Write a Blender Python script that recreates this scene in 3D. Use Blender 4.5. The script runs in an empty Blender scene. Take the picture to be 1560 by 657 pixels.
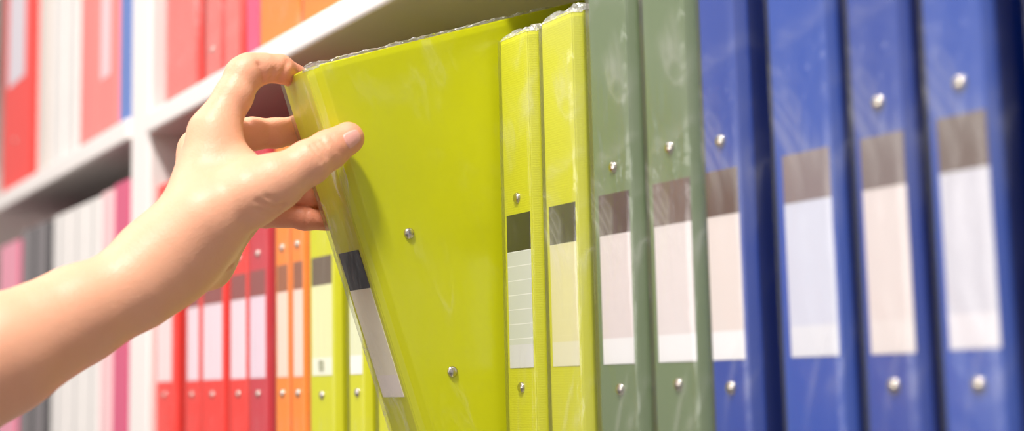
import bpy, bmesh, math, random
import numpy as np
from mathutils import Vector, Matrix, noise
from mathutils.bvhtree import BVHTree

random.seed(7)
scene = bpy.context.scene
col = scene.collection

# ------------------------------------------------------------------ camera
FPX, YAW, PITCH, ROLL = 2103.45, math.radians(58.1865), math.radians(6.8336), math.radians(-1.3643)
CAM = np.array([0.0, -0.36239, 0.14379])
fw = np.array([-math.sin(YAW) * math.cos(PITCH), math.cos(YAW) * math.cos(PITCH), math.sin(PITCH)])
r0 = np.array([math.cos(YAW), math.sin(YAW), 0.0])
u0 = np.cross(r0, fw)
rt = math.cos(ROLL) * r0 + math.sin(ROLL) * u0
up = -math.sin(ROLL) * r0 + math.cos(ROLL) * u0
cam_data = bpy.data.cameras.new('camera')
cam = bpy.data.objects.new('camera', cam_data)
col.objects.link(cam)
M = Matrix.Identity(4)
for i in range(3):
    M[i][0], M[i][1], M[i][2], M[i][3] = rt[i], up[i], -fw[i], CAM[i]
cam.matrix_world = M
cam_data.sensor_width = 36.0
cam_data.lens = FPX / 1560 * 36.0
cam_data.clip_start = 0.02
cam_data.dof.use_dof = True
cam_data.dof.focus_distance = 0.69
cam_data.dof.aperture_fstop = 4.8
scene.camera = cam

# ------------------------------------------------------------------ materials
def lin(c):
    return tuple(((v / 255) / 12.92 if v / 255 <= 0.04045 else ((v / 255 + 0.055) / 1.055) ** 2.4) for v in c) + (1.0,)

def new_mat(name):
    m = bpy.data.materials.new(name)
    m.use_nodes = True
    nt = m.node_tree
    for n in list(nt.nodes):
        nt.nodes.remove(n)
    out = nt.nodes.new('ShaderNodeOutputMaterial')
    return m, nt, out

def N(nt, typ, **kw):
    n = nt.nodes.new(typ)
    for k, v in kw.items():
        if k in n.inputs:
            n.inputs[k].default_value = v
        else:
            setattr(n, k, v)
    return n

def surface_mat(name, rgb, rough=0.45, var=0.06, scale=60.0, bump=0.15, bump_scale=900.0, stretch=(1, 1, 1), spec=0.5, metal=0.0, weave=False):
    m, nt, out = new_mat(name)
    L = nt.links
    b = N(nt, 'ShaderNodeBsdfPrincipled')
    b.inputs['Roughness'].default_value = rough
    b.inputs['Specular IOR Level'].default_value = spec
    b.inputs['Metallic'].default_value = metal
    tc = N(nt, 'ShaderNodeTexCoord')
    mp = N(nt, 'ShaderNodeMapping')
    mp.inputs['Scale'].default_value = stretch
    L.new(tc.outputs['Object'], mp.inputs['Vector'])
    nz = N(nt, 'ShaderNodeTexNoise')
    nz.inputs['Scale'].default_value = scale
    nz.inputs['Detail'].default_value = 4
    L.new(mp.outputs['Vector'], nz.inputs['Vector'])
    mx = N(nt, 'ShaderNodeMix', data_type='RGBA')
    c = lin(rgb)
    mx.inputs['A'].default_value = tuple(max(0, v * (1 - var)) for v in c[:3]) + (1,)
    mx.inputs['B'].default_value = tuple(min(1, v * (1 + var)) for v in c[:3]) + (1,)
    mx.inputs[6].default_value = mx.inputs['A'].default_value if False else tuple(max(0, v * (1 - var)) for v in c[:3]) + (1,)
    mx.inputs[7].default_value = tuple(min(1, v * (1 + var)) for v in c[:3]) + (1,)
    L.new(nz.outputs['Fac'], mx.inputs[0])
    L.new(mx.outputs[2], b.inputs['Base Color'])
    if bump > 0:
        bp = N(nt, 'ShaderNodeBump')
        bp.inputs['Strength'].default_value = bump
        bp.inputs['Distance'].default_value = 0.0003
        if weave:
            w1 = N(nt, 'ShaderNodeTexWave', bands_direction='X', wave_type='BANDS')
            w2 = N(nt, 'ShaderNodeTexWave', bands_direction='Z', wave_type='BANDS')
            for w in (w1, w2):
                w.inputs['Scale'].default_value = 260
                w.inputs['Distortion'].default_value = 3
                w.inputs['Detail'].default_value = 2
                L.new(tc.outputs['Object'], w.inputs['Vector'])
            ad = N(nt, 'ShaderNodeMath', operation='ADD')
            L.new(w1.outputs['Fac'], ad.inputs[0])
            L.new(w2.outputs['Fac'], ad.inputs[1])
            L.new(ad.outputs[0], bp.inputs['Height'])
        else:
            n2 = N(nt, 'ShaderNodeTexNoise')
            n2.inputs['Scale'].default_value = bump_scale
            n2.inputs['Detail'].default_value = 3
            L.new(tc.outputs['Object'], n2.inputs['Vector'])
            L.new(n2.outputs['Fac'], bp.inputs['Height'])
        L.new(bp.outputs['Normal'], b.inputs['Normal'])
    L.new(b.outputs[0], out.inputs['Surface'])
    return m

def film_mat(name, base_fac=0.08, rough=0.16, bump=0.6, scale=70.0, tint=(255, 255, 255), stretch=(1.0, 1.0, 0.22), haze=0.0, fres=0.3, streak=0.3):
    """clear plastic wrap: mostly transparent, glossy with wrinkles, reflected haze painted in white"""
    m, nt, out = new_mat(name)
    L = nt.links
    tr = N(nt, 'ShaderNodeBsdfTransparent')
    gl = N(nt, 'ShaderNodeBsdfGlossy')
    gl.inputs['Roughness'].default_value = rough
    gl.inputs['Color'].default_value = lin(tint)
    tc = N(nt, 'ShaderNodeTexCoord')
    mp = N(nt, 'ShaderNodeMapping')
    mp.inputs['Scale'].default_value = stretch
    L.new(tc.outputs['Object'], mp.inputs['Vector'])
    nz = N(nt, 'ShaderNodeTexNoise')
    nz.inputs['Scale'].default_value = scale
    nz.inputs['Detail'].default_value = 3
    nz.inputs['Distortion'].default_value = 0.8
    L.new(mp.outputs['Vector'], nz.inputs['Vector'])
    bp = N(nt, 'ShaderNodeBump')
    bp.inputs['Strength'].default_value = bump
    bp.inputs['Distance'].default_value = 0.004
    L.new(nz.outputs['Fac'], bp.inputs['Height'])
    L.new(bp.outputs['Normal'], gl.inputs['Normal'])
    fr = N(nt, 'ShaderNodeFresnel')
    fr.inputs['IOR'].default_value = 1.35
    L.new(bp.outputs['Normal'], fr.inputs['Normal'])
    ad = N(nt, 'ShaderNodeMath', operation='MULTIPLY_ADD')
    ad.inputs[1].default_value = fres
    ad.inputs[2].default_value = base_fac
    ad.use_clamp = True
    L.new(fr.outputs[0], ad.inputs[0])
    mx = N(nt, 'ShaderNodeMixShader')
    L.new(ad.outputs[0], mx.inputs[0])
    L.new(tr.outputs[0], mx.inputs[1])
    L.new(gl.outputs[0], mx.inputs[2])
    last = mx
    if haze > 0:  # painted haze: white diffuse stands in for reflections on the film
        df = N(nt, 'ShaderNodeBsdfDiffuse')
        df.inputs['Color'].default_value = lin((235, 232, 228))
        n3 = N(nt, 'ShaderNodeTexNoise')
        n3.inputs['Scale'].default_value = scale * 0.5
        n3.inputs['Detail'].default_value = 4
        L.new(mp.outputs['Vector'], n3.inputs['Vector'])
        n3.inputs['Distortion'].default_value = 1.2
        rd = N(nt, 'ShaderNodeMath', operation='PINGPONG')      # ridges of the noise paint white crease highlights
        rd.inputs[1].default_value = 0.5
        sc_ = N(nt, 'ShaderNodeMath', operation='MULTIPLY_ADD')
        sc_.inputs[1].default_value = 2.0
        sc_.inputs[2].default_value = 0.0
        L.new(n3.outputs['Fac'], rd.inputs[0])
        L.new(rd.outputs[0], sc_.inputs[0])
        pw = N(nt, 'ShaderNodeMath', operation='POWER')
        pw.inputs[1].default_value = 22.0
        L.new(sc_.outputs[0], pw.inputs[0])
        n4 = N(nt, 'ShaderNodeTexNoise')
        n4.inputs['Scale'].default_value = scale * 0.45
        L.new(tc.outputs['Object'], n4.inputs['Vector'])
        mk = N(nt, 'ShaderNodeMapRange')
        mk.inputs[1].default_value = 0.48
        mk.inputs[2].default_value = 0.68
        L.new(n4.outputs['Fac'], mk.inputs[0])
        st = N(nt, 'ShaderNodeMath', operation='MULTIPLY')
        L.new(pw.outputs[0], st.inputs[0])
        L.new(mk.outputs[0], st.inputs[1])
        s1 = N(nt, 'ShaderNodeMath', operation='MULTIPLY_ADD')
        s1.inputs[1].default_value = streak
        L.new(st.outputs[0], s1.inputs[0])
        s2 = N(nt, 'ShaderNodeMath', operation='MULTIPLY_ADD')
        s2.inputs[1].default_value = haze * 1.4
        s2.inputs[2].default_value = haze * 0.3
        L.new(n4.outputs['Fac'], s2.inputs[0])
        L.new(s2.outputs[0], s1.inputs[2])
        rp = s1
        m2 = N(nt, 'ShaderNodeMixShader')
        L.new(rp.outputs[0], m2.inputs[0])
        L.new(mx.outputs[0], m2.inputs[1])
        L.new(df.outputs[0], m2.inputs[2])
        last = m2
    L.new(last.outputs[0], out.inputs['Surface'])
    return m

def label_mat(name, rgb, low=(240, 238, 240), line=0.06, split=0.0115, height=0.058):
    """printed paper label: faint ruled lines, paler box at the foot"""
    m, nt, out = new_mat(name)
    L = nt.links
    b = N(nt, 'ShaderNodeBsdfPrincipled')
    b.inputs['Roughness'].default_value = 0.55
    tc = N(nt, 'ShaderNodeTexCoord')
    sp = N(nt, 'ShaderNodeSeparateXYZ')
    L.new(tc.outputs['Object'], sp.inputs[0])
    gt = N(nt, 'ShaderNodeMath', operation='GREATER_THAN')
    gt.inputs[1].default_value = split
    L.new(sp.outputs['Z'], gt.inputs[0])
    mx = N(nt, 'ShaderNodeMix', data_type='RGBA')
    mx.inputs[6].default_value = lin(low)
    mx.inputs[7].default_value = lin(rgb)
    L.new(gt.outputs[0], mx.inputs[0])
    pp = N(nt, 'ShaderNodeMath', operation='PINGPONG')
    pp.inputs[1].default_value = 0.0036
    L.new(sp.outputs['Z'], pp.inputs[0])
    lt = N(nt, 'ShaderNodeMath', operation='LESS_THAN')
    lt.inputs[1].default_value = 0.00022
    L.new(pp.outputs[0], lt.inputs[0])
    mu = N(nt, 'ShaderNodeMath', operation='MULTIPLY')
    L.new(lt.outputs[0], mu.inputs[0])
    mu2 = N(nt, 'ShaderNodeMath', operation='MULTIPLY')
    mu2.inputs[1].default_value = line
    L.new(gt.outputs[0], mu.inputs[1])
    L.new(mu.outputs[0], mu2.inputs[0])
    m2 = N(nt, 'ShaderNodeMix', data_type='RGBA')
    m2.inputs[7].default_value = lin((250, 250, 250))
    L.new(mu2.outputs[0], m2.inputs[0])
    L.new(mx.outputs[2], m2.inputs[6])
    L.new(m2.outputs[2], b.inputs['Base Color'])
    L.new(b.outputs[0], out.inputs['Surface'])
    return m

MAT = {}
def cover_mat(key, rgb, rough=0.38, weave=False, var=0.05, spec=0.5):
    if key not in MAT:
        MAT[key] = surface_mat(key, rgb, rough=rough, var=var, scale=25, bump=0.12 if weave else 0.08, weave=weave, spec=spec)
    return MAT[key]

yellow = cover_mat('lime yellow board', (208, 208, 12), weave=True)
yellow_pull = cover_mat('lime yellow cover board', (216, 218, 4), rough=0.30)
green = cover_mat('sage green board', (104, 124, 82), rough=0.4)
blue = cover_mat('royal blue board', (5, 60, 160), rough=0.3)
blue_b = cover_mat('bright blue board', (3, 70, 172), rough=0.3)
red = cover_mat('red board', (240, 50, 38))
crimson = cover_mat('crimson board', (205, 52, 66))
orange = cover_mat('orange board', (250, 138, 38))
pink = cover_mat('pink board', (236, 86, 120))
magenta = cover_mat('magenta pink board', (214, 84, 122))
coral = cover_mat('coral board', (240, 128, 122))
rose = cover_mat('pale rose board', (240, 196, 198))
white_b = cover_mat('white board', (228, 222, 218))
warm_white = cover_mat('warm white board', (220, 208, 200))
black = cover_mat('charcoal board', (62, 58, 60))
black_grey = cover_mat('grey spine board', (120, 112, 114))
steel_blue = cover_mat('faded blue board', (96, 124, 190))
laminate = surface_mat('white laminate', (236, 228, 224), rough=0.42, var=0.02, scale=12, bump=0.03, bump_scale=400)
floor_m = surface_mat('grey vinyl floor', (110, 102, 98), rough=0.5, var=0.05, scale=6, bump=0.05)
nickel = surface_mat('nickel rivet', (205, 198, 190), rough=0.22, var=0.05, metal=1.0, bump=0.02)
film_clear = film_mat('clear plastic wrap', 0.015, 0.16, 0.35, haze=0.03, streak=0.12)
film_soft = film_mat('soft plastic wrap with painted haze', 0.04, 0.17, 0.75, scale=38, haze=0.05, streak=0.25, stretch=(1, 1, 0.5))
film_blue = film_mat('wrinkled glossy plastic wrap', 0.035, 0.21, 0.6, scale=34, haze=0.035, streak=0.17, stretch=(1, 1, 0.5))
film_far = film_mat('thin plastic wrap', 0.008, 0.2, 0.4, scale=45, haze=0.012, streak=0.12, fres=0.2)
film_crinkle = film_mat('crinkled plastic wrap edge', 0.30, 0.10, 1.0, scale=260, stretch=(1, 1, 1), haze=0.22, streak=0.4)

# ------------------------------------------------------------------ mesh helpers
def link(o, parent=None):
    col.objects.link(o)
    if parent is not None:
        o.parent = parent
    return o

def mesh_obj(name, verts, faces, mat, parent=None, smooth=False, loc=None):
    me = bpy.data.meshes.new(name)
    me.from_pydata([tuple(v) for v in verts], [], faces)
    me.update()
    if smooth:
        for p in me.polygons:
            p.use_smooth = True
    me.materials.append(mat)
    o = bpy.data.objects.new(name, me)
    link(o, parent)
    if loc is not None:
        o.location = loc
    return o

def bm_obj(name, bm, mat, parent=None, smooth=False, loc=None):
    bmesh.ops.recalc_face_normals(bm, faces=bm.faces[:])
    me = bpy.data.meshes.new(name)
    bm.to_mesh(me)
    bm.free()
    if smooth:
        for p in me.polygons:
            p.use_smooth = True
    me.materials.append(mat)
    o = bpy.data.objects.new(name, me)
    link(o, parent)
    if loc is not None:
        o.location = loc
    return o

def box_bm(x0, x1, y0, y1, z0, z1, bevel=0.0, seg=2):
    bm = bmesh.new()
    vs = [bm.verts.new(p) for p in ((x0, y0, z0), (x1, y0, z0), (x1, y1, z0), (x0, y1, z0), (x0, y0, z1), (x1, y0, z1), (x1, y1, z1), (x0, y1, z1))]
    for f in ((0, 3, 2, 1), (4, 5, 6, 7), (0, 1, 5, 4), (1, 2, 6, 5), (2, 3, 7, 6), (3, 0, 4, 7)):
        bm.faces.new([vs[i] for i in f])
    if bevel > 0:
        bmesh.ops.bevel(bm, geom=bm.edges[:], offset=bevel, segments=seg, profile=0.5, affect='EDGES')
    return bm

def prism_bm(poly, z0, z1, bevel=0.0):
    bm = bmesh.new()
    n = len(poly)
    lo = [bm.verts.new((x, y, z0)) for x, y in poly]
    hi = [bm.verts.new((x, y, z1)) for x, y in poly]
    bm.faces.new(lo[::-1])
    bm.faces.new(hi)
    for i in range(n):
        j = (i + 1) % n
        bm.faces.new((lo[i], lo[j], hi[j], hi[i]))
    if bevel > 0:
        bmesh.ops.bevel(bm, geom=bm.edges[:], offset=bevel, segments=2, profile=0.5, affect='EDGES')
    return bm

def rivet_mesh(rad=0.0029, h=0.0017):
    prof = [(rad * 1.0, -0.0006), (rad * 1.0, 0.0), (rad * 0.93, h * 0.42), (rad * 0.75, h * 0.72), (rad * 0.5, h * 0.9), (rad * 0.25, h * 0.98)]
    n = 24
    vs, fs = [], []
    for r, y in prof:
        for k in range(n):
            a = 2 * math.pi * k / n
            vs.append((r * math.cos(a), -y, r * math.sin(a)))
    for i in range(len(prof) - 1):
        for k in range(n):
            fs.append((i * n + k, i * n + (k + 1) % n, (i + 1) * n + (k + 1) % n, (i + 1) * n + k))
    vs.append((0, -h, 0))
    c = len(vs) - 1
    for k in range(n):
        fs.append(((len(prof) - 1) * n + k, (len(prof) - 1) * n + (k + 1) % n, c))
    me = bpy.data.meshes.new('rivet')
    me.from_pydata(vs, [], fs)
    for p in me.polygons:
        p.use_smooth = True
    me.materials.append(nickel)
    me.update()
    return me
RIVET = rivet_mesh()

def rivet(parent, loc, rot=None):
    o = bpy.data.objects.new('rivet', RIVET)
    link(o, parent)
    o.location = loc
    if rot:
        o.rotation_euler = rot
    return o

def nz(x, y, z):
    return noise.noise(Vector((x, y, z)))

def film_sheet(path, z0, z1, seed, amp=0.0006, step=0.004, freq=(60, 60, 14)):
    """sheet that follows a 2D path (x, y) with outward normals to the right of travel, displaced by wrinkles"""
    pts = []
    for (a, b) in zip(path[:-1], path[1:]):
        L = math.dist(a, b)
        n = max(1, int(round(L / step)))
        for i in range(n):
            t = i / n
            pts.append((a[0] + (b[0] - a[0]) * t, a[1] + (b[1] - a[1]) * t))
    pts.append(path[-1])
    nrm = []
    for i in range(len(pts)):
        p, q = pts[max(0, i - 1)], pts[min(len(pts) - 1, i + 1)]
        dx, dy = q[0] - p[0], q[1] - p[1]
        l = math.hypot(dx, dy)
        nrm.append((dy / l, -dx / l))
    nzn = int((z1 - z0) / 0.004)
    vs, fs = [], []
    for j in range(nzn + 1):
        z = z0 + (z1 - z0) * j / nzn
        for i, (p, n) in enumerate(zip(pts, nrm)):
            d = 0.0009 + amp * (1 + nz(p[0] * freq[0] + seed, p[1] * freq[1], z * freq[2] + seed * 3.1)) \
                + amp * 0.7 * nz(p[0] * freq[0] * 2.5 + seed, p[1] * freq[1] * 2.5, z * freq[2] * 3 + seed)
            vs.append((p[0] + n[0] * d, p[1] + n[1] * d, z))
    w = len(pts)
    for j in range(nzn):
        for i in range(w - 1):
            fs.append((j * w + i, j * w + i + 1, (j + 1) * w + i + 1, (j + 1) * w + i))
    return vs, fs

def film_tuft(path, z, seed, height=0.005, back=0.006, step=0.0007):
    """crumpled film edge standing along the top of a binder"""
    pts = []
    for (a, b) in zip(path[:-1], path[1:]):
        L = math.dist(a, b)
        n = max(1, int(round(L / step)))
        for i in range(n):
            t = i / n
            pts.append((a[0] + (b[0] - a[0]) * t, a[1] + (b[1] - a[1]) * t))
    pts.append(path[-1])
    rows = 9
    vs, fs = [], []
    tot = len(pts)
    for j in range(rows):
        v = j / (rows - 1)
        for i, p in enumerate(pts):
            s = i / (tot - 1)
            env = min(1.0, s / 0.05 + 0.35, (1 - s) / 0.08 + 0.35)
            hh = height * env * (0.85 + 0.32 * nz(p[0] * 110 + seed, p[1] * 110, seed) + 0.16 * nz(p[0] * 420 + seed, p[1] * 420, seed))
            cr = 0.0016 * v
            a = v * 1.9
            zz = z - 0.0012 + hh * math.sin(min(a, 1.75)) + cr * 0.55 * nz(p[0] * 420 + seed, p[1] * 420, v * 7 + seed)
            yy = p[1] - 0.0006 + back * (v ** 1.3) + cr * nz(p[0] * 330 + seed * 2, v * 5, 3.3 + p[1] * 330)
            xx = p[0] + cr * 0.8 * nz(p[0] * 300, v * 6 + seed, 8.1 + p[1] * 300)
            vs.append((xx, yy, zz))
    for j in range(rows - 1):
        for i in range(tot - 1):
            fs.append((j * tot + i, j * tot + i + 1, (j + 1) * tot + i + 1, (j + 1) * tot + i))
    return vs, fs

def tag(o, label, cat, group=None):
    o['label'] = label
    o['category'] = cat
    if group:
        o['group'] = group

def empty(name, loc=(0, 0, 0), rot=(0, 0, 0)):
    o = bpy.data.objects.new(name, None)
    o.empty_display_size = 0.05
    col.objects.link(o)
    o.location = loc
    o.rotation_euler = rot
    return o

LABEL_CACHE = {}
def lab_mat(rgb, low, line=0.06):
    k = (rgb, low, line)
    if k not in LABEL_CACHE:
        LABEL_CACHE[k] = label_mat('paper label', rgb, low, line)
    return LABEL_CACHE[k]
BAND = {}
def band_mat(rgb):
    if rgb not in BAND:
        BAND[rgb] = surface_mat('printed dark label band', rgb, rough=0.45, var=0.08, scale=120, bump=0.03)
    return BAND[rgb]

T = 0.0024
def binder(label, group, xl, xr, mat, z0=0.0, h=0.318, y0=0.0, depth=0.235, bev=0.003, bdy=0.0045, name='ring_binder', spine_mat=None,
           lab=None, rivets=(0.238, 0.139), rivet_x=None, film=None, seed=0.0, tuft=False, root=None, taper=0.010):
    w = xr - xl
    if root is None:
        root = empty(name, ((xl + xr) / 2, y0, z0))
    tag(root, label, 'binder', group)
    a, b = -w / 2, w / 2
    sm = spine_mat or mat
    bm_obj('spine', box_bm(a + 0.0002, b - 0.0002, 0, T, 0, h, 0.0007), sm, root)
    # covers: hinge strip set back at an angle, then the flat board
    tp = taper
    right = [(b, 0.0002), (b + bev, bdy), (b + bev - tp, 0.06), (b + bev - tp, depth), (b + bev - T - tp, depth), (b + bev - T - tp, 0.06), (b + bev - T, bdy + 0.0008), (b - 0.001, T)]
    bm_obj('front_cover', prism_bm(right, 0, h, 0.0006), mat, root)
    left = [(a + 0.001, T), (a - bev + T, bdy + 0.0008), (a - bev + T + tp * .3, 0.06), (a - bev + T + tp * .3, depth), (a - bev + tp * .3, depth), (a - bev + tp * .3, 0.06), (a - bev, bdy), (a, 0.0002)]
    bm_obj('back_cover', prism_bm(left, 0, h, 0.0006), mat, root)
    if lab:
        la, lb = lab['x']
        la, lb = la - (xl + xr) / 2, lb - (xl + xr) / 2
        zb, zw, zt = lab.get('z', (0.150, 0.2078, 0.2264))
        lw = lb - la
        if zw > zb:
            lo = bm_obj('label', box_bm(-lw / 2, lw / 2, -0.00025, 0.0003, 0, zw - zb, 0.0001, 1), lab_mat(lab['rgb'], lab.get('low', (238, 236, 238)), lab.get('line', 0.06)), root,
                        loc=((la + lb) / 2, -0.00005, zb))
        if zt > zw:
            bo = bm_obj('label_band', box_bm(-lw / 2, lw / 2, -0.00025, 0.0003, 0, zt - zw, 0.0001, 1), band_mat(lab['band']), root, loc=((la + lb) / 2, -0.00005, zw))
            bo['label'] = 'dark band at the head of the label'
    if rivets:
        rx = 0.0 if rivet_x is None else rivet_x - (xl + xr) / 2
        for rz in rivets:
            rivet(root, (rx, 0.0, rz))
    if film:
        path = [(a - bev * 0.6, bdy * 0.6), (a, -0.0002), (b, -0.0002), (b + bev, bdy), (b + bev - 0.0008, bdy + 0.008)]
        vs, fs = film_sheet(path, 0.002, h - 0.001, seed, amp=0.00022)
        mesh_obj('plastic_wrap', vs, fs, film, root, smooth=True)
    if tuft:
        vs, fs = film_tuft([(a, 0.0004), (b, 0.0004), (b + bev, bdy)], h, seed, height=tuft)
        mesh_obj('crumpled_wrap_edge', vs, fs, film_crinkle, root, smooth=True)
    return root

mm = 0.001
GN = 'binders standing in a row beside the one pulled out'
W1, W2, W3 = (222, 216, 216), (228, 216, 212), (208, 210, 226)

# ---- near row, right of the pulled binder
binder('narrow lime yellow binder with upper and lower rivets, right beside the tilted binder', GN, -.5918, -.5658, yellow,
       lab=dict(x=(-.5890, -.5673), rgb=(212, 216, 208), low=(222, 222, 226), band=(58, 58, 14), line=0.7), rivet_x=-.5789, film=film_clear, seed=1.3, tuft=0.0048, rivets=(0.2343, 0.1404))
binder('lime yellow binder with cream label and no rivets, beside the dull green binders', GN, -.5535, -.5269, yellow, y0=0.0003,
       lab=dict(x=(-.5505, -.5283), rgb=(228, 222, 168), low=(230, 226, 196), band=(62, 60, 12), line=0.05), rivets=None, film=film_soft, seed=5.1, tuft=0.0052)
binder('dull green binder touching the lime yellow ones, left of the two green', GN, -.5127, -.4835, green, h=0.325,
       lab=dict(x=(-.5088, -.4857), rgb=(224, 212, 212), band=(72, 42, 40), line=0.06), rivet_x=-.4968, film=film_soft, seed=9.7)
binder('dull green binder touching the blue ones, right of the two green', GN, -.4718, -.4424, green, h=0.325, bev=0.003,
       lab=dict(x=(-.4684, -.4434), rgb=(226, 216, 216), band=(104, 80, 72), line=0.04), rivet_x=-.4558, film=film_soft, seed=14.2, rivets=(0.2404, 0.1407))
binder('royal blue binder beside the green ones, brown band above its label', GN, -.4335, -.4114, blue, h=0.325, bev=0.003, taper=0.014,
       lab=dict(x=(-.4330, -.4136), rgb=(226, 214, 210), band=(88, 62, 54), line=0.04), rivet_x=-.4228, film=film_blue, seed=18.4)
binder('royal blue binder with a grey label band and no rivets on its spine', GN, -.3921, -.3609, blue_b, h=0.325, bev=0.0022, bdy=0.0034, taper=0.015,
       lab=dict(x=(-.3876, -.3629), rgb=W3, low=(222, 222, 230), band=(130, 112, 114), line=0.02), rivets=None, film=film_blue, seed=23.9)
binder('royal blue binder with warm white label, second from the right end of the row', GN, -.3504, -.3264, blue, h=0.325, bev=0.0022, bdy=0.0034, taper=0.015,
       lab=dict(x=(-.3474, -.3272), rgb=(222, 210, 208), low=(226, 216, 214), band=(118, 100, 98), line=0.02), rivet_x=-.3377, film=film_blue, seed=28.5)
binder('royal blue binder nearest the right edge with cool white label and two rivets', GN, -.3160, -.2912, blue_b, h=0.325, bev=0.0022, bdy=0.0034, taper=0.015,
       lab=dict(x=(-.3126, -.2922), rgb=(210, 208, 218), low=(226, 222, 228), band=(104, 82, 74), line=0.02, z=(0.1505, 0.209, 0.2275)), rivet_x=-.3018, film=film_blue, seed=33.0)

binder('royal blue binder just cut off by the right edge of the picture', GN, -.2735, -.2450, blue, h=0.325, bev=0.0022, bdy=0.0034, rivets=(0.2385, 0.139), film=film_blue, seed=38.0)

# ---- near row, left of the pulled binder, running back to the upright
GF = 'binders standing in the row behind the hand'
LR = (236, 214, 222)
def far(label, xl, xr, mat, bev=0.003, lx=None, band=(150, 78, 74), rgb=LR, low=None, **kw):
    lx = lx or (xl + 0.003, xr - 0.002)
    return binder(label, GF, xl, xr, mat, bev=bev, lab=dict(x=lx, rgb=rgb, low=low or rgb, band=band, line=0.02), film=film_far, seed=xl * 37, **kw)
far('red binder next to the white upright, farthest of the reds', -1.1625, -1.119, red, 0.0035, lx=(-1.160, -1.122), rgb=(238, 218, 218))
far('red binder with narrow label below the wrist, second from the white upright', -1.087, -1.0533, red, 0.0015, lx=(-1.0815, -1.055))
far('red binder with the widest label, below the heel of the hand', -1.0478, -.999, red, 0.0015, lx=(-1.044, -1.002))
far('red binder with brown label band, second from the orange ones', -.9855, -.950, red, 0.0015, lx=(-.983, -.9525))
far('crimson binder touching the orange ones', -.9452, -.9125, crimson, 0.0015, lx=(-.944, -.915), rgb=(232, 208, 220))
far('narrow orange binder beside the crimson one', -.8960, -.8722, orange, 0.0015, lx=(-.893, -.8745), rgb=(248, 214, 196), band=(160, 96, 62))
far('narrow orange binder beside the yellow ones', -.8680, -.8465, orange, 0.0015, lx=(-.864, -.849), rgb=(248, 214, 200), band=(150, 92, 66))
yf = far('lime yellow binder behind the tilted one, with dark square on its label', -.8370, -.8000, yellow, lx=(-.8335, -.8025), rgb=(232, 230, 178), low=(236, 236, 214), band=(112, 94, 76), rivets=(0.1376,))
bm_obj('label_mark', box_bm(-.0035, .0035, -0.0004, 0.0, 0, 0.006, 0.0008, 2), band_mat((176, 178, 150)), yf, loc=(0, -0.0001, 0.1535))
far('lime yellow binder with pale label, half hidden behind the tilted spine', -.7780, -.7575, yellow, lx=(-.776, -.7590), rgb=(226, 228, 190), low=(240, 238, 232), band=(110, 96, 60), rivet_x=-.766)
far('lime yellow binder mostly hidden behind the lower end of the tilted spine', -.7380, -.7110, yellow, lx=(-.735, -.7135), rgb=(228, 228, 190), band=(110, 96, 60))

# ---- the binder being pulled out, tilted 18.4 degrees towards the aisle
TH = math.radians(18.4)
pull = empty('ring_binder', (-.602 - .0145, -.00565, 0.00045), (TH, 0, 0))
binder('large lime yellow binder tilted out of the row, gripped by the hand', None, -.631, -.602, yellow_pull, h=0.310, depth=0.232, bev=0.004, bdy=0.0065, root=pull, taper=0.0,
       lab=dict(x=(-.6278, -.6050), z=(0.1442, 0.2001, 0.2195), rgb=(250, 243, 220), low=(250, 240, 232), band=(48, 50, 62), line=0.0), rivets=None)
for cy, cz in ((0.0252, 0.2195), (0.0255, 0.1480)):
    rivet(pull, (0.0185, cy, cz), (0, 0, math.pi / 2))
a, b = -.0145, .0145
vs, fs = film_sheet([(a - .004, .03), (a - .004, .0065), (a, -.0002), (b, -.0002), (b + .002, .0032)], 0.002, 0.3095, 41.0, amp=0.00026, freq=(80, 80, 18))
mesh_obj('plastic_wrap', vs, fs, film_mat('creased plastic wrap', 0.02, 0.16, 0.8, scale=75, haze=0.05, streak=0.5, stretch=(1, 1, 0.35)), pull, smooth=True)
vs, fs = film_sheet([(b + .002, .0032), (b + .004, .0065), (b + .004, .225)], 0.002, 0.3095, 47.0, amp=0.00016, freq=(80, 80, 18))
mesh_obj('plastic_wrap', vs, fs, film_mat('smooth plastic wrap', 0.010, 0.14, 0.5, scale=60, haze=0.010, streak=0.10), pull, smooth=True)
vs, fs = film_tuft([(b - .004, .0004), (b, .0004), (b + .0036, .0065), (b + .0036, .150)], 0.310, 51.0, height=0.0030, back=0.0004, step=0.001)
mesh_obj('crumpled_wrap_edge', vs, fs, film_crinkle, pull, smooth=True)

# ---- upper row, right of the upright (standing on the middle shelf)
GU = 'binders standing on the upper shelf right of the upright'
ZU = 0.3825
def upper(label, xl, xr, mat, z0, group, **kw):
    kw.setdefault('rivets', None)
    return binder(label, group, xl, xr, mat, z0=z0, y0=kw.pop('y0', 0.001), **kw)
upper('wide red binder on the upper shelf, first right of the white upright', -1.1430, -1.0680, red, ZU, GU, spine_mat=cover_mat('red board with painted sheen', (238, 112, 104)), film=film_soft, seed=2.2)  # spine red paled to carry the film's reflection, likewise on the next two
upper('red binder with rivet on the upper shelf, second from the white upright', -1.0420, -1.0110, red, ZU, GU, spine_mat=cover_mat('red board with painted sheen', (238, 112, 104)), film=film_soft, seed=3.2, rivets=(0.026, 0.238))
upper('red binder on the upper shelf beside the pink one', -.9980, -.9710, red, ZU, GU, spine_mat=cover_mat('red board with painted sheen', (238, 112, 104)), film=film_soft, seed=4.4)
upper('pink binder on the upper shelf between red and orange', -.9530, -.9320, pink, ZU, GU, bev=0.002)
upper('orange binder on the upper shelf beside the pink one', -.9260, -.8560, orange, ZU, GU, bev=0.002, film=film_clear, seed=6.6)
upper('orange binder on the upper shelf, topmost and nearest the tilted binder', -.8470, -.7850, orange, ZU, GU, bev=0.002, film=film_clear, seed=7.6)

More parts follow.
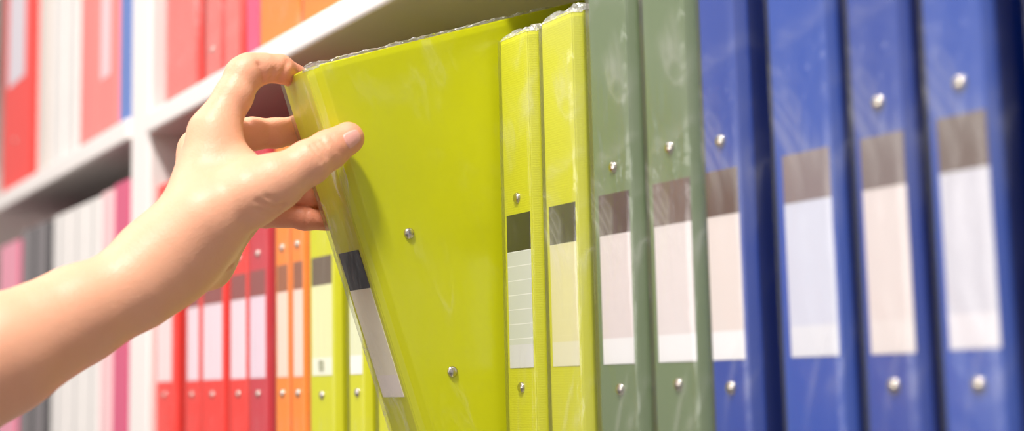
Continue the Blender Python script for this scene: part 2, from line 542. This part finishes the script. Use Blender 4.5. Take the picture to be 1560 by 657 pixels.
# ---- left bay, upper row
GL = 'binders standing on the upper shelf left of the upright'
ZL = 0.3885
upper('large red binder with white label at the upper left corner', -1.8100, -1.6500, red, ZL, GL, bev=0.008, bdy=0.014,
      lab=dict(x=(-1.782, -1.690), z=(0.135, 0.26, 0.26), rgb=(214, 206, 214), low=(214, 206, 214), band=(60, 60, 60), line=0.0), rivets=(0.062,), rivet_x=-1.735)
upper('warm white binder beside the large red one on the upper left shelf', -1.6180, -1.5660, warm_white, ZL, GL, bev=0.003)
upper('white binder in the middle of the whites on the upper left shelf', -1.5560, -1.5020, white_b, ZL, GL, bev=0.003)
upper('white binder beside the coral ones on the upper left shelf', -1.4930, -1.4420, white_b, ZL, GL, bev=0.003)
upper('coral binder beside the whites on the upper left shelf', -1.4300, -1.3700, coral, ZL, GL, bev=0.003)
upper('coral binder with pale label beside the blue one on the upper left shelf', -1.3610, -1.3000, coral, ZL, GL, bev=0.004,
      lab=dict(x=(-1.352, -1.318), z=(0.06, 0.26, 0.26), rgb=(236, 196, 200), low=(236, 196, 200), band=(60, 60, 60), line=0.0))
upper('faded blue binder against the white upright on the upper left shelf', -1.2850, -1.2510, steel_blue, ZL, GL, bev=0.003)

# ---- left bay, lower row
GB = 'binders standing on the lower shelf left of the upright'
def low(label, xl, xr, mat, h, **kw):
    return binder(label, GB, xl, xr, mat, h=h, rivets=None, y0=0.001, **kw)
low('pink binder at the far left of the lower shelf', -1.8100, -1.7050, magenta, 0.326, bev=0.003, spine_mat=cover_mat('pale pink spine', (236, 150, 172)))
low('charcoal binder with grey spine beside the far left pink one', -1.6880, -1.6350, black, 0.333, bev=0.004, spine_mat=black_grey)
low('charcoal binder with grey spine beside the white ones on the lower shelf', -1.6130, -1.5680, black, 0.333, bev=0.004, spine_mat=black_grey)
low('white binder beside the charcoal ones on the lower left shelf', -1.5350, -1.4720, white_b, 0.333, bev=0.003)
low('white binder second from the charcoal ones on the lower left shelf', -1.4630, -1.4080, white_b, 0.333, bev=0.003)
low('narrow white binder, third from the charcoal ones on the lower left shelf', -1.3990, -1.3520, white_b, 0.333, bev=0.003)
low('pale rose binder between white and magenta on the lower left shelf', -1.3420, -1.3080, rose, 0.335, bev=0.003)
low('magenta pink binder against the white upright on the lower left shelf', -1.2990, -1.2510, magenta, 0.337, bev=0.003)

# ------------------------------------------------------------------ bookcase
bc = empty('bookcase', (-0.8, 0.14, -1.0))
tag(bc, 'white laminate bookcase with two bays divided by an upright, filled with binders', 'bookcase')
back_m = surface_mat('darkened back board', (104, 88, 86), rough=0.6, var=0.03, scale=12, bump=0.03)  # darkened to cut bounce and deepen the shade inside the shelves
def bpart(name, x0, x1, y0, y1, z0, z1, bev=0.0025, mat=laminate):
    cx, cy, cz = (x0 + x1) / 2, (y0 + y1) / 2, (z0 + z1) / 2
    o = bm_obj(name, box_bm(x0 - cx, x1 - cx, y0 - cy, y1 - cy, z0 - cz, z1 - cz, bev, 3), mat, bc)
    o.location = (cx + 0.8, cy - 0.14, cz + 1.0)
    return o
UX0, UX1 = -1.2215, -1.1672
XR = 0.16
FY = -0.010
for zt in (-0.36, 0.0, 0.382, 0.764):
    bpart('shelf_board', UX1, XR, FY, 0.28, zt - 0.0185, zt)
for zt in (-0.36, 0.0, 0.388, 0.770):
    bpart('shelf_board', -2.6, UX0, FY, 0.28, zt - 0.0205, zt)
bpart('upright', UX0, UX1, -0.0065, 0.28, -1.0, 1.15)
bpart('upright', XR, XR + 0.05, -0.0065, 0.28, -1.0, 1.15)
bpart('upright', -2.65, -2.6, -0.0065, 0.28, -1.0, 1.15)
bpart('back_panel', -2.65, XR + 0.05, 0.28, 0.29, -1.0, 1.15, 0.001, back_m)

fl = mesh_obj('floor', [(-6, -4, -1.0), (4, -4, -1.0), (4, 2, -1.0), (-6, 2, -1.0)], [(0, 1, 2, 3)], floor_m)
fl['kind'] = 'structure'
# ------------------------------------------------------------------ person: left forearm and hand
BODY = [   # chains of (x, y, z, radius) in millimetres
    [(-617.72, -337.84, 109.83, 36.0), (-609.94, -288.86, 134.41, 33.0), (-606.75, -239.78, 159.67, 25.0), (-609.85, -206.75, 177.30, 20.8), (-609.70, -182.51, 189.38, 18.8), (-608.94, -168.86, 201.97, 16.0)],
    [(-653.14, -336.28, 103.95, 34.0), (-641.35, -284.95, 129.83, 30.0), (-634.40, -234.13, 157.25, 23.5), (-634.54, -200.41, 175.99, 19.5), (-631.72, -176.00, 189.51, 16.5), (-628.45, -158.93, 204.85, 12.8)],
    [(-610.41, -171.10, 201.45, 15.5), (-609.23, -156.65, 213.44, 15.0), (-619.59, -142.51, 262.69, 10.0)],
    [(-618.45, -165.23, 202.59, 14.8), (-621.09, -153.28, 215.38, 14.0), (-639.26, -142.43, 257.26, 9.5)],
    [(-626.75, -160.11, 205.28, 13.2), (-631.71, -147.13, 213.89, 13.0), (-653.06, -135.29, 245.74, 9.5)],
    [(-627.87, -154.75, 207.38, 11.8), (-636.77, -140.88, 217.76, 10.0), (-657.99, -124.72, 231.43, 8.8)],
    [(-611.23, -165.11, 202.87, 14.0), (-600.49, -151.68, 219.90, 15.0), (-594.02, -135.99, 230.38, 13.0), (-591.14, -125.05, 236.35, 10.2)],
    [(-628.14, -156.53, 204.89, 11.5), (-638.59, -138.27, 210.11, 8.8), (-640.92, -131.53, 214.37, 8.0), (-637.42, -120.81, 225.65, 8.0)],
    [(-616.65, -142.20, 223.34, 15.0), (-618.08, -128.78, 238.19, 12.0)],
    [(-615.98, -138.32, 253.00, 8.8), (-611.82, -133.73, 245.50, 7.8), (-600.35, -129.10, 239.21, 7.8)],
]
FINGERS = [   # chains of (x, y, z, radius) in millimetres
    [(-631.58, -159.79, 203.26, 12.2), (-637.10, -145.25, 200.96, 11.2), (-639.30, -137.34, 201.01, 9.6), (-641.73, -134.19, 203.50, 8.8)],
    [(-593.32, -131.21, 231.14, 11.0), (-591.70, -122.26, 236.88, 10.6), (-588.06, -108.12, 246.72, 10.2), (-588.51, -97.93, 253.36, 9.0), (-587.53, -88.20, 259.53, 7.8)],
    [(-619.57, -142.84, 264.24, 10.8), (-620.15, -132.59, 282.31, 8.8), (-621.24, -127.23, 292.97, 8.6), (-621.20, -123.92, 295.55, 8.2), (-620.34, -117.21, 297.34, 6.8), (-620.96, -108.81, 297.98, 6.6), (-627.86, -96.62, 296.30, 6.0)],
    [(-639.19, -142.45, 257.89, 9.8), (-643.08, -127.80, 266.69, 8.3), (-645.51, -113.24, 269.49, 7.9), (-644.08, -101.61, 270.46, 7.1), (-642.35, -88.84, 272.81, 7.2), (-641.99, -77.47, 271.57, 6.2)],
    [(-653.06, -135.29, 245.74, 9.5), (-653.70, -104.88, 241.85, 7.8), (-650.33, -95.64, 241.89, 6.8), (-645.91, -82.50, 240.65, 6.8), (-643.61, -72.65, 238.83, 5.8)],
    [(-657.99, -124.72, 231.43, 8.8), (-653.21, -103.34, 230.15, 6.4), (-650.30, -95.70, 229.81, 5.8), (-645.77, -85.15, 228.07, 5.6), (-642.56, -73.95, 226.83, 5.0)],
]
CREASES = [   # skin folds: points on the skin, half width, depth (mm)
    ([(-583.87, -122.93, 225.84), (-583.72, -123.95, 225.47), (-583.52, -124.98, 225.10), (-583.25, -126.04, 224.72), (-582.96, -127.10, 224.33), (-582.26, -128.65, 224.48), (-581.81, -130.08, 224.66), (-581.31, -131.53, 224.83), (-580.92, -132.94, 225.01), (-580.92, -133.71, 225.42), (-580.55, -134.64, 225.78), (-580.55, -135.41, 226.18), (-580.53, -136.19, 226.59)], 1.30, 1.10),
    ([(-585.72, -124.09, 223.00), (-584.86, -125.71, 222.67), (-584.05, -127.30, 222.36), (-583.52, -128.78, 222.08), (-583.17, -130.18, 221.83), (-582.58, -131.66, 222.14), (-582.11, -133.09, 222.47), (-581.72, -134.49, 222.81), (-581.51, -135.82, 223.17)], 1.20, 0.70),
    ([(-580.51, -128.08, 227.58), (-580.27, -129.28, 227.79), (-579.86, -130.54, 227.97), (-579.64, -131.72, 228.18), (-579.61, -132.82, 228.42)], 1.20, 0.60),
    ([(-580.74, -107.64, 254.56), (-580.06, -107.37, 253.70), (-579.49, -107.06, 252.86), (-579.02, -106.70, 252.05), (-578.71, -106.27, 251.27), (-578.46, -105.82, 250.42), (-578.32, -105.31, 249.59), (-578.31, -104.75, 248.78), (-578.33, -104.17, 247.98)], 0.90, 0.70),
    ([(-579.71, -110.39, 252.67), (-579.29, -110.00, 251.87), (-578.75, -109.68, 251.04), (-578.37, -109.28, 250.25), (-578.06, -108.85, 249.46), (-577.86, -108.37, 248.55), (-577.64, -107.91, 247.63), (-577.70, -107.32, 246.77), (-577.84, -106.69, 245.91)], 0.90, 0.70),
    ([(-581.21, -104.47, 256.39), (-580.63, -104.24, 255.70), (-580.27, -103.91, 255.05), (-579.88, -103.59, 254.40), (-579.54, -103.26, 253.75)], 0.90, 0.40),
    ([(-580.77, -99.69, 258.52), (-579.86, -99.37, 256.85), (-579.32, -98.89, 255.26), (-579.06, -98.27, 253.72), (-579.11, -97.52, 252.23), (-579.42, -96.22, 251.44), (-579.99, -94.80, 250.70), (-580.91, -93.22, 250.02), (-582.59, -91.27, 249.47)], 1.40, 0.30),
    ([(-616.24, -119.51, 290.45), (-615.39, -120.09, 291.19), (-614.62, -120.64, 291.95), (-614.16, -121.07, 292.77), (-613.71, -121.49, 293.60), (-613.52, -121.90, 294.41), (-613.39, -122.28, 295.22), (-613.35, -122.63, 296.06), (-613.34, -122.96, 296.91)], 1.30, 1.50),
    ([(-617.46, -110.26, 292.56), (-616.54, -110.20, 293.35), (-615.89, -110.04, 294.21), (-615.22, -109.89, 295.06), (-614.92, -109.58, 296.00), (-614.77, -109.13, 296.99), (-614.70, -108.65, 298.00), (-614.83, -108.08, 299.06), (-615.13, -107.44, 300.16)], 1.30, 1.40),
    ([(-616.27, -115.47, 291.81), (-615.55, -115.50, 292.64), (-614.89, -115.51, 293.47), (-614.28, -115.50, 294.31), (-614.05, -115.34, 295.25)], 1.20, 0.80),
    ([(-639.05, -117.78, 273.35), (-640.08, -118.15, 274.32), (-641.87, -118.24, 275.46)], 1.30, 1.00),
    ([(-642.00, -85.67, 232.63), (-640.94, -86.31, 231.31), (-640.46, -86.70, 230.07), (-640.23, -86.99, 228.87), (-640.28, -87.15, 227.70), (-640.54, -87.31, 226.64), (-640.92, -87.42, 225.60), (-641.56, -87.42, 224.59), (-642.54, -87.28, 223.62)], 1.00, 0.50),
    ([(-644.39, -94.59, 232.51), (-644.00, -94.94, 231.45), (-643.81, -95.20, 230.42), (-643.80, -95.38, 229.41), (-643.92, -95.51, 228.43)], 1.00, 0.40),
    ([(-636.64, -95.51, 274.02), (-636.41, -95.08, 273.18), (-636.10, -94.68, 272.32), (-636.03, -94.19, 271.51), (-636.03, -93.66, 270.71), (-636.19, -93.34, 269.76), (-636.55, -92.92, 268.85), (-637.04, -92.46, 267.96), (-637.69, -91.92, 267.10)], 1.00, 0.50),
    ([(-625.76, -131.78, 201.59), (-623.71, -133.91, 200.43), (-620.06, -136.62, 199.14)], 1.40, 1.00),
]
FLUSH = [   # redder skin: point, reach (mm), strength
    ((-587.20, -87.67, 259.52), 16.0, 0.80),
    ((-624.15, -98.52, 297.35), 16.0, 0.90),
    ((-619.30, -118.97, 295.65), 10.0, 0.35),
    ((-639.26, -78.68, 271.03), 22.0, 0.60),
    ((-643.86, -75.08, 239.42), 30.0, 0.90),
    ((-642.44, -75.81, 227.41), 28.0, 0.90),
    ((-649.10, -92.66, 229.14), 20.0, 0.70),
    ((-650.33, -95.64, 241.89), 20.0, 0.80),
    ((-591.10, -126.37, 225.64), 10.0, 0.30),
]
NAIL = [(-581.10, -91.10, 251.43), (-580.30, -96.08, 259.33), (-581.16, -86.72, 263.76), (-581.23, -83.87, 258.19)]   # base lower, base upper, tip upper, tip lower (mm)
NAIL_OUT = (0.9657, 0.2522, 0.0620)
def V3(q):
    return np.array(q[:3], float) / 1000.0
def seg_d(p, a, b, ra, rb):
    ab = b - a
    t = np.clip(((p - a) @ ab) / (ab @ ab), 0, 1)
    q = p - a - t[..., None] * ab
    return np.sqrt((q * q).sum(-1)) - (ra + (rb - ra) * t)
def smin(a, b, k):
    h = np.maximum(k - np.abs(a - b), 0) / k
    return np.minimum(a, b) - h * h * k * 0.25
def chain_d(p, ch, k):
    d = None
    for s, e in zip(ch[:-1], ch[1:]):
        q = seg_d(p, V3(s), V3(e), s[3] / 1000.0, e[3] / 1000.0)
        d = q if d is None else smin(d, q, k)
    return d
def groove(p):
    g = np.zeros(len(p))
    for pts, rad, dep in CREASES:
        c = V3(pts[len(pts) // 2])
        m = np.linalg.norm(p - c, axis=1) < 0.03
        if not m.any():
            continue
        q = p[m]
        best = np.full(len(q), 1e9)
        for s, e in zip(pts[:-1], pts[1:]):
            best = np.minimum(best, seg_d(q, V3(s), V3(e), 0.0, 0.0))
        g[m] = np.maximum(g[m], 1.35 * dep / 1000.0 * np.exp(-(best / (rad / 1000.0)) ** 2))
    return g
def hand_sdf(p):
    body = None
    for i, ch in enumerate(BODY):
        q = chain_d(p, ch, .004)
        body = q if body is None else smin(body, q, .016 if i < 8 else .012)
    d = body
    for f, k in zip(FINGERS, (.007, .010, .007, .006, .006, .006)):
        d = np.minimum(d, smin(body, chain_d(p, f, .003), k))
    return d

def surface_nets(lo, hi, h):
    n = np.ceil((hi - lo) / h).astype(int) + 1
    # coarse pass to find cells near the surface, then evaluate only those
    f = 4
    nc = n // f + 2
    gx = [lo[i] + np.arange(nc[i]) * h * f for i in range(3)]
    P = np.stack(np.meshgrid(*gx, indexing='ij'), -1)
    D = np.concatenate([hand_sdf(P[i].reshape(-1, 3)).reshape(1, nc[1], nc[2]) for i in range(nc[0])])
    n = (nc - 1) * f + 1
    V = np.full(n, 1.0, np.float32)
    near = np.abs(D) < h * f * 1.9
    V[...] = np.repeat(np.repeat(np.repeat(D, f, 0), f, 1), f, 2)[:n[0], :n[1], :n[2]]
    # fine samples within each near coarse block (both sides)
    mask = np.zeros(n, bool)
    for i, j, k in np.argwhere(near):
        mask[max(0, (i - 1) * f):(i + 1) * f + 1, max(0, (j - 1) * f):(j + 1) * f + 1, max(0, (k - 1) * f):(k + 1) * f + 1] = True
    idx = np.argwhere(mask)
    vals = np.empty(len(idx), np.float32)
    for s in range(0, len(idx), 200000):
        vals[s:s + 200000] = hand_sdf(lo + idx[s:s + 200000] * h)
    V[mask] = vals
    S = V < 0
    c = sum(S[a:n[0] - 1 + a, b:n[1] - 1 + b, e:n[2] - 1 + e].astype(np.int8) for a in (0, 1) for b in (0, 1) for e in (0, 1))
    act = (c > 0) & (c < 8)
    cid = -np.ones(act.shape, int)
    cells = np.argwhere(act)
    cid[act] = np.arange(len(cells))
    acc = np.zeros((len(cells), 3))
    cnt = np.zeros(len(cells))
    corners = [(a, b, e) for a in (0, 1) for b in (0, 1) for e in (0, 1)]
    for A in corners:
        for ax in range(3):
            if A[ax]:
                continue
            B = list(A); B[ax] = 1
            va = V[cells[:, 0] + A[0], cells[:, 1] + A[1], cells[:, 2] + A[2]]
            vb = V[cells[:, 0] + B[0], cells[:, 1] + B[1], cells[:, 2] + B[2]]
            m = (va < 0) != (vb < 0)
            t = np.where(m, va / np.where(m, va - vb, 1), 0)
            pt = np.array(A, float)[None].repeat(len(cells), 0)
            pt[:, ax] += t
            acc[m] += pt[m]
            cnt[m] += 1
    verts = lo + (cells + acc / cnt[:, None]) * h
    faces = []
    for ax in range(3):
        o1, o2 = (ax + 1) % 3, (ax + 2) % 3
        sl0 = [slice(1, n[i] - 1) for i in range(3)]; sl1 = list(sl0)
        sl0[ax] = slice(0, n[ax] - 1); sl1[ax] = slice(1, n[ax])
        s0, s1 = S[tuple(sl0)], S[tuple(sl1)]
        for flip in (False, True):
            e = np.argwhere((s0 & ~s1) if not flip else (~s0 & s1))
            off = np.array([1, 1, 1]); off[ax] = 0
            e = e + off
            def cc(d1, d2):
                q = e.copy(); q[:, o1] += d1; q[:, o2] += d2
                return cid[q[:, 0], q[:, 1], q[:, 2]]
            quad = np.stack([cc(-1, -1), cc(0, -1), cc(0, 0), cc(-1, 0)], 1)
            faces.append(quad if not flip else quad[:, ::-1])
    faces = np.concatenate(faces)
    # slide the vertices onto the exact surface, with creases pressed in
    for it in range(3):
        for s in range(0, len(verts), 100000):
            p = verts[s:s + 100000]
            d = hand_sdf(p)
            g = np.stack([hand_sdf(p + np.eye(3)[i] * 2e-4) - d for i in range(3)], 1) / 2e-4
            g /= np.linalg.norm(g, axis=1)[:, None] + 1e-9
            target = -groove(p) if it == 2 else 0.0
            verts[s:s + 100000] = p - g * np.clip(d - target, -h, h)[:, None]
    return verts, faces

allp = np.array([list(V3(q)) + [q[3] / 1000.0] for ch in BODY + FINGERS for q in ch])
lo = (allp[:, :3] - allp[:, 3:]).min(0) - 0.006
hi = (allp[:, :3] + allp[:, 3:]).max(0) + 0.006
aw, af = surface_nets(lo, hi, 0.0011)
# faces must look outward
v0, v1, v2 = aw[af[:, 0]], aw[af[:, 1]], aw[af[:, 2]]
vol = np.einsum('ij,ij->', v0 - aw.mean(0), np.cross(v1 - v0, v2 - v0))
if vol < 0:
    af = af[:, ::-1]

def skin_material():
    m, nt, out = new_mat('light warm skin')
    L = nt.links
    b = N(nt, 'ShaderNodeBsdfPrincipled')
    b.inputs['Roughness'].default_value = 0.46
    b.inputs['Specular IOR Level'].default_value = 0.35
    b.inputs['Subsurface Weight'].default_value = 0.15
    b.inputs['Subsurface Radius'].default_value = (1.0, 0.38, 0.2)
    b.inputs['Subsurface Scale'].default_value = 0.004
    tc = N(nt, 'ShaderNodeTexCoord')
    n1 = N(nt, 'ShaderNodeTexNoise')
    n1.inputs['Scale'].default_value = 55
    n1.inputs['Detail'].default_value = 5
    L.new(tc.outputs['Object'], n1.inputs['Vector'])
    mx = N(nt, 'ShaderNodeMix', data_type='RGBA')
    mx.inputs[6].default_value = lin((237, 178, 146))
    mx.inputs[7].default_value = lin((228, 164, 131))
    L.new(n1.outputs['Fac'], mx.inputs[0])
    at = N(nt, 'ShaderNodeAttribute', attribute_name='flush')
    m2 = N(nt, 'ShaderNodeMix', data_type='RGBA')
    m2.inputs[7].default_value = lin((232, 150, 120))
    L.new(at.outputs['Fac'], m2.inputs[0])
    L.new(mx.outputs[2], m2.inputs[6])
    L.new(m2.outputs[2], b.inputs['Base Color'])
    vo = N(nt, 'ShaderNodeTexVoronoi')
    vo.inputs['Scale'].default_value = 900
    L.new(tc.outputs['Object'], vo.inputs['Vector'])
    n2 = N(nt, 'ShaderNodeTexNoise')
    n2.inputs['Scale'].default_value = 320
    n2.inputs['Detail'].default_value = 4
    L.new(tc.outputs['Object'], n2.inputs['Vector'])
    ad = N(nt, 'ShaderNodeMath', operation='ADD')
    L.new(vo.outputs['Distance'], ad.inputs[0])
    L.new(n2.outputs['Fac'], ad.inputs[1])
    bp = N(nt, 'ShaderNodeBump')
    bp.inputs['Strength'].default_value = 0.16
    bp.inputs['Distance'].default_value = 0.0006
    L.new(ad.outputs[0], bp.inputs['Height'])
    L.new(bp.outputs['Normal'], b.inputs['Normal'])
    L.new(b.outputs[0], out.inputs['Surface'])
    return m
skin = skin_material()
org = aw.mean(0)
person = mesh_obj('person', aw - org, [tuple(int(i) for i in f) for f in af], skin, None, smooth=True, loc=tuple(org))
tag(person, 'bare left forearm and hand of a person gripping the top of the tilted binder', 'person')
fl_w = np.zeros(len(aw))
for q, rad, s in FLUSH:
    fl_w = np.maximum(fl_w, s * np.exp(-(np.linalg.norm(aw - V3(q), axis=1) / (rad / 1000.0)) ** 2))
fl_w = np.maximum(fl_w, 0.36 * np.clip(groove(aw) / 0.0020, 0, 1))
at = person.data.attributes.new('flush', 'FLOAT', 'POINT')
at.data.foreach_set('value', fl_w.astype(np.float32))

# thumb nail: a thin curved plate lying on the thumb
bvh = BVHTree.FromPolygons([Vector(v) for v in aw], [tuple(int(i) for i in f) for f in af])
quad = [V3(q) for q in NAIL]
nout = np.array(NAIL_OUT)
nu, nv_ = 14, 14
nvs, nfs = [], []
for i in range(nu + 1):
    for j in range(nv_ + 1):
        u, v = i / nu, j / nv_
        u2, v2 = 2 * u - 1, 2 * v - 1
        # square to rounded square
        k = 1 - 0.16 * (u2 * u2 * v2 * v2) - 0.10 * (v2 * v2 if u2 < 0 else 0.6 * v2 * v2) * abs(u2)
        uu, vv = 0.5 + 0.5 * u2 * k, 0.5 + 0.5 * v2 * (1 - 0.22 * u2 * u2)
        q = (quad[0] * (1 - vv) + quad[1] * vv) * (1 - uu) + (quad[3] * (1 - vv) + quad[2] * vv) * uu
        hit, nor, idx, dist = bvh.ray_cast(Vector(q + nout * 0.01), Vector(-nout))
        if hit is None or dist > 0.02:
            hit, nor, idx, dist = bvh.find_nearest(Vector(q))
        edge = max(abs(u2), abs(v2))
        nvs.append(np.array(hit + nor * (0.0004 if edge < 0.99 else -0.0003)) - org)
for i in range(nu):
    for j in range(nv_):
        a_ = i * (nv_ + 1) + j
        nfs.append((a_, a_ + 1, a_ + nv_ + 2, a_ + nv_ + 1))
nail_m = surface_mat('thumb nail', (240, 174, 160), rough=0.2, var=0.03, scale=80, bump=0.0)
nail = mesh_obj('thumb_nail', nvs, nfs, nail_m, person, smooth=True)
nail['label'] = 'pale pink glossy thumb nail'
# ------------------------------------------------------------------ light
w = bpy.data.worlds.new('world')
scene.world = w
w.use_nodes = True
wn = w.node_tree
for n in list(wn.nodes):
    wn.nodes.remove(n)
wo = wn.nodes.new('ShaderNodeOutputWorld')
bg = wn.nodes.new('ShaderNodeBackground')
bg.inputs[1].default_value = 0.60
wt = wn.nodes.new('ShaderNodeTexCoord')
ws = wn.nodes.new('ShaderNodeSeparateXYZ')
wr = wn.nodes.new('ShaderNodeValToRGB')
wm = wn.nodes.new('ShaderNodeMapRange')
wm.inputs[1].default_value = -1.0
wm.inputs[2].default_value = 1.0
wn.links.new(wt.outputs['Generated'], ws.inputs[0])
wn.links.new(ws.outputs['Z'], wm.inputs[0])
wn.links.new(wm.outputs[0], wr.inputs[0])
wr.color_ramp.elements[0].position = 0.24
wr.color_ramp.elements[0].color = (0.05, 0.045, 0.045, 1)
wr.color_ramp.elements[1].position = 0.58
wr.color_ramp.elements[1].color = (1.0, 0.97, 0.94, 1)
wn.links.new(wr.outputs[0], bg.inputs[0])
wn.links.new(bg.outputs[0], wo.inputs[0])

def area(name, loc, target, sx, sy, power, color=(1, 0.96, 0.92)):
    ld = bpy.data.lights.new(name, 'AREA')
    ld.shape = 'RECTANGLE'
    ld.size, ld.size_y = sx, sy
    ld.energy = power
    ld.color = color
    o = bpy.data.objects.new(name, ld)
    col.objects.link(o)
    o.location = loc
    d = Vector(target) - Vector(loc)
    o.rotation_euler = d.to_track_quat('-Z', 'Y').to_euler()
    return o
area('ceiling_light', (-0.02, -0.74, 1.75), (-0.6, -0.05, 0.25), 0.22, 0.16, 46)
area('ceiling_light', (-1.7, -1.1, 1.8), (-1.3, 0.0, 0.3), 1.6, 0.5, 10)
area('ceiling_light', (-0.4, -2.2, 1.7), (-0.6, 0.0, 0.2), 2.0, 0.8, 16)

area('fill_light', (-1.0, -2.1, 0.34), (-0.65, 0.0, 0.25), 1.6, 0.6, 13)  # added fill to lift the tilted spine and its label, no lamp stands there
scene.view_settings.view_transform = 'Standard'
scene.view_settings.look = 'None'
scene.view_settings.exposure = 0.0
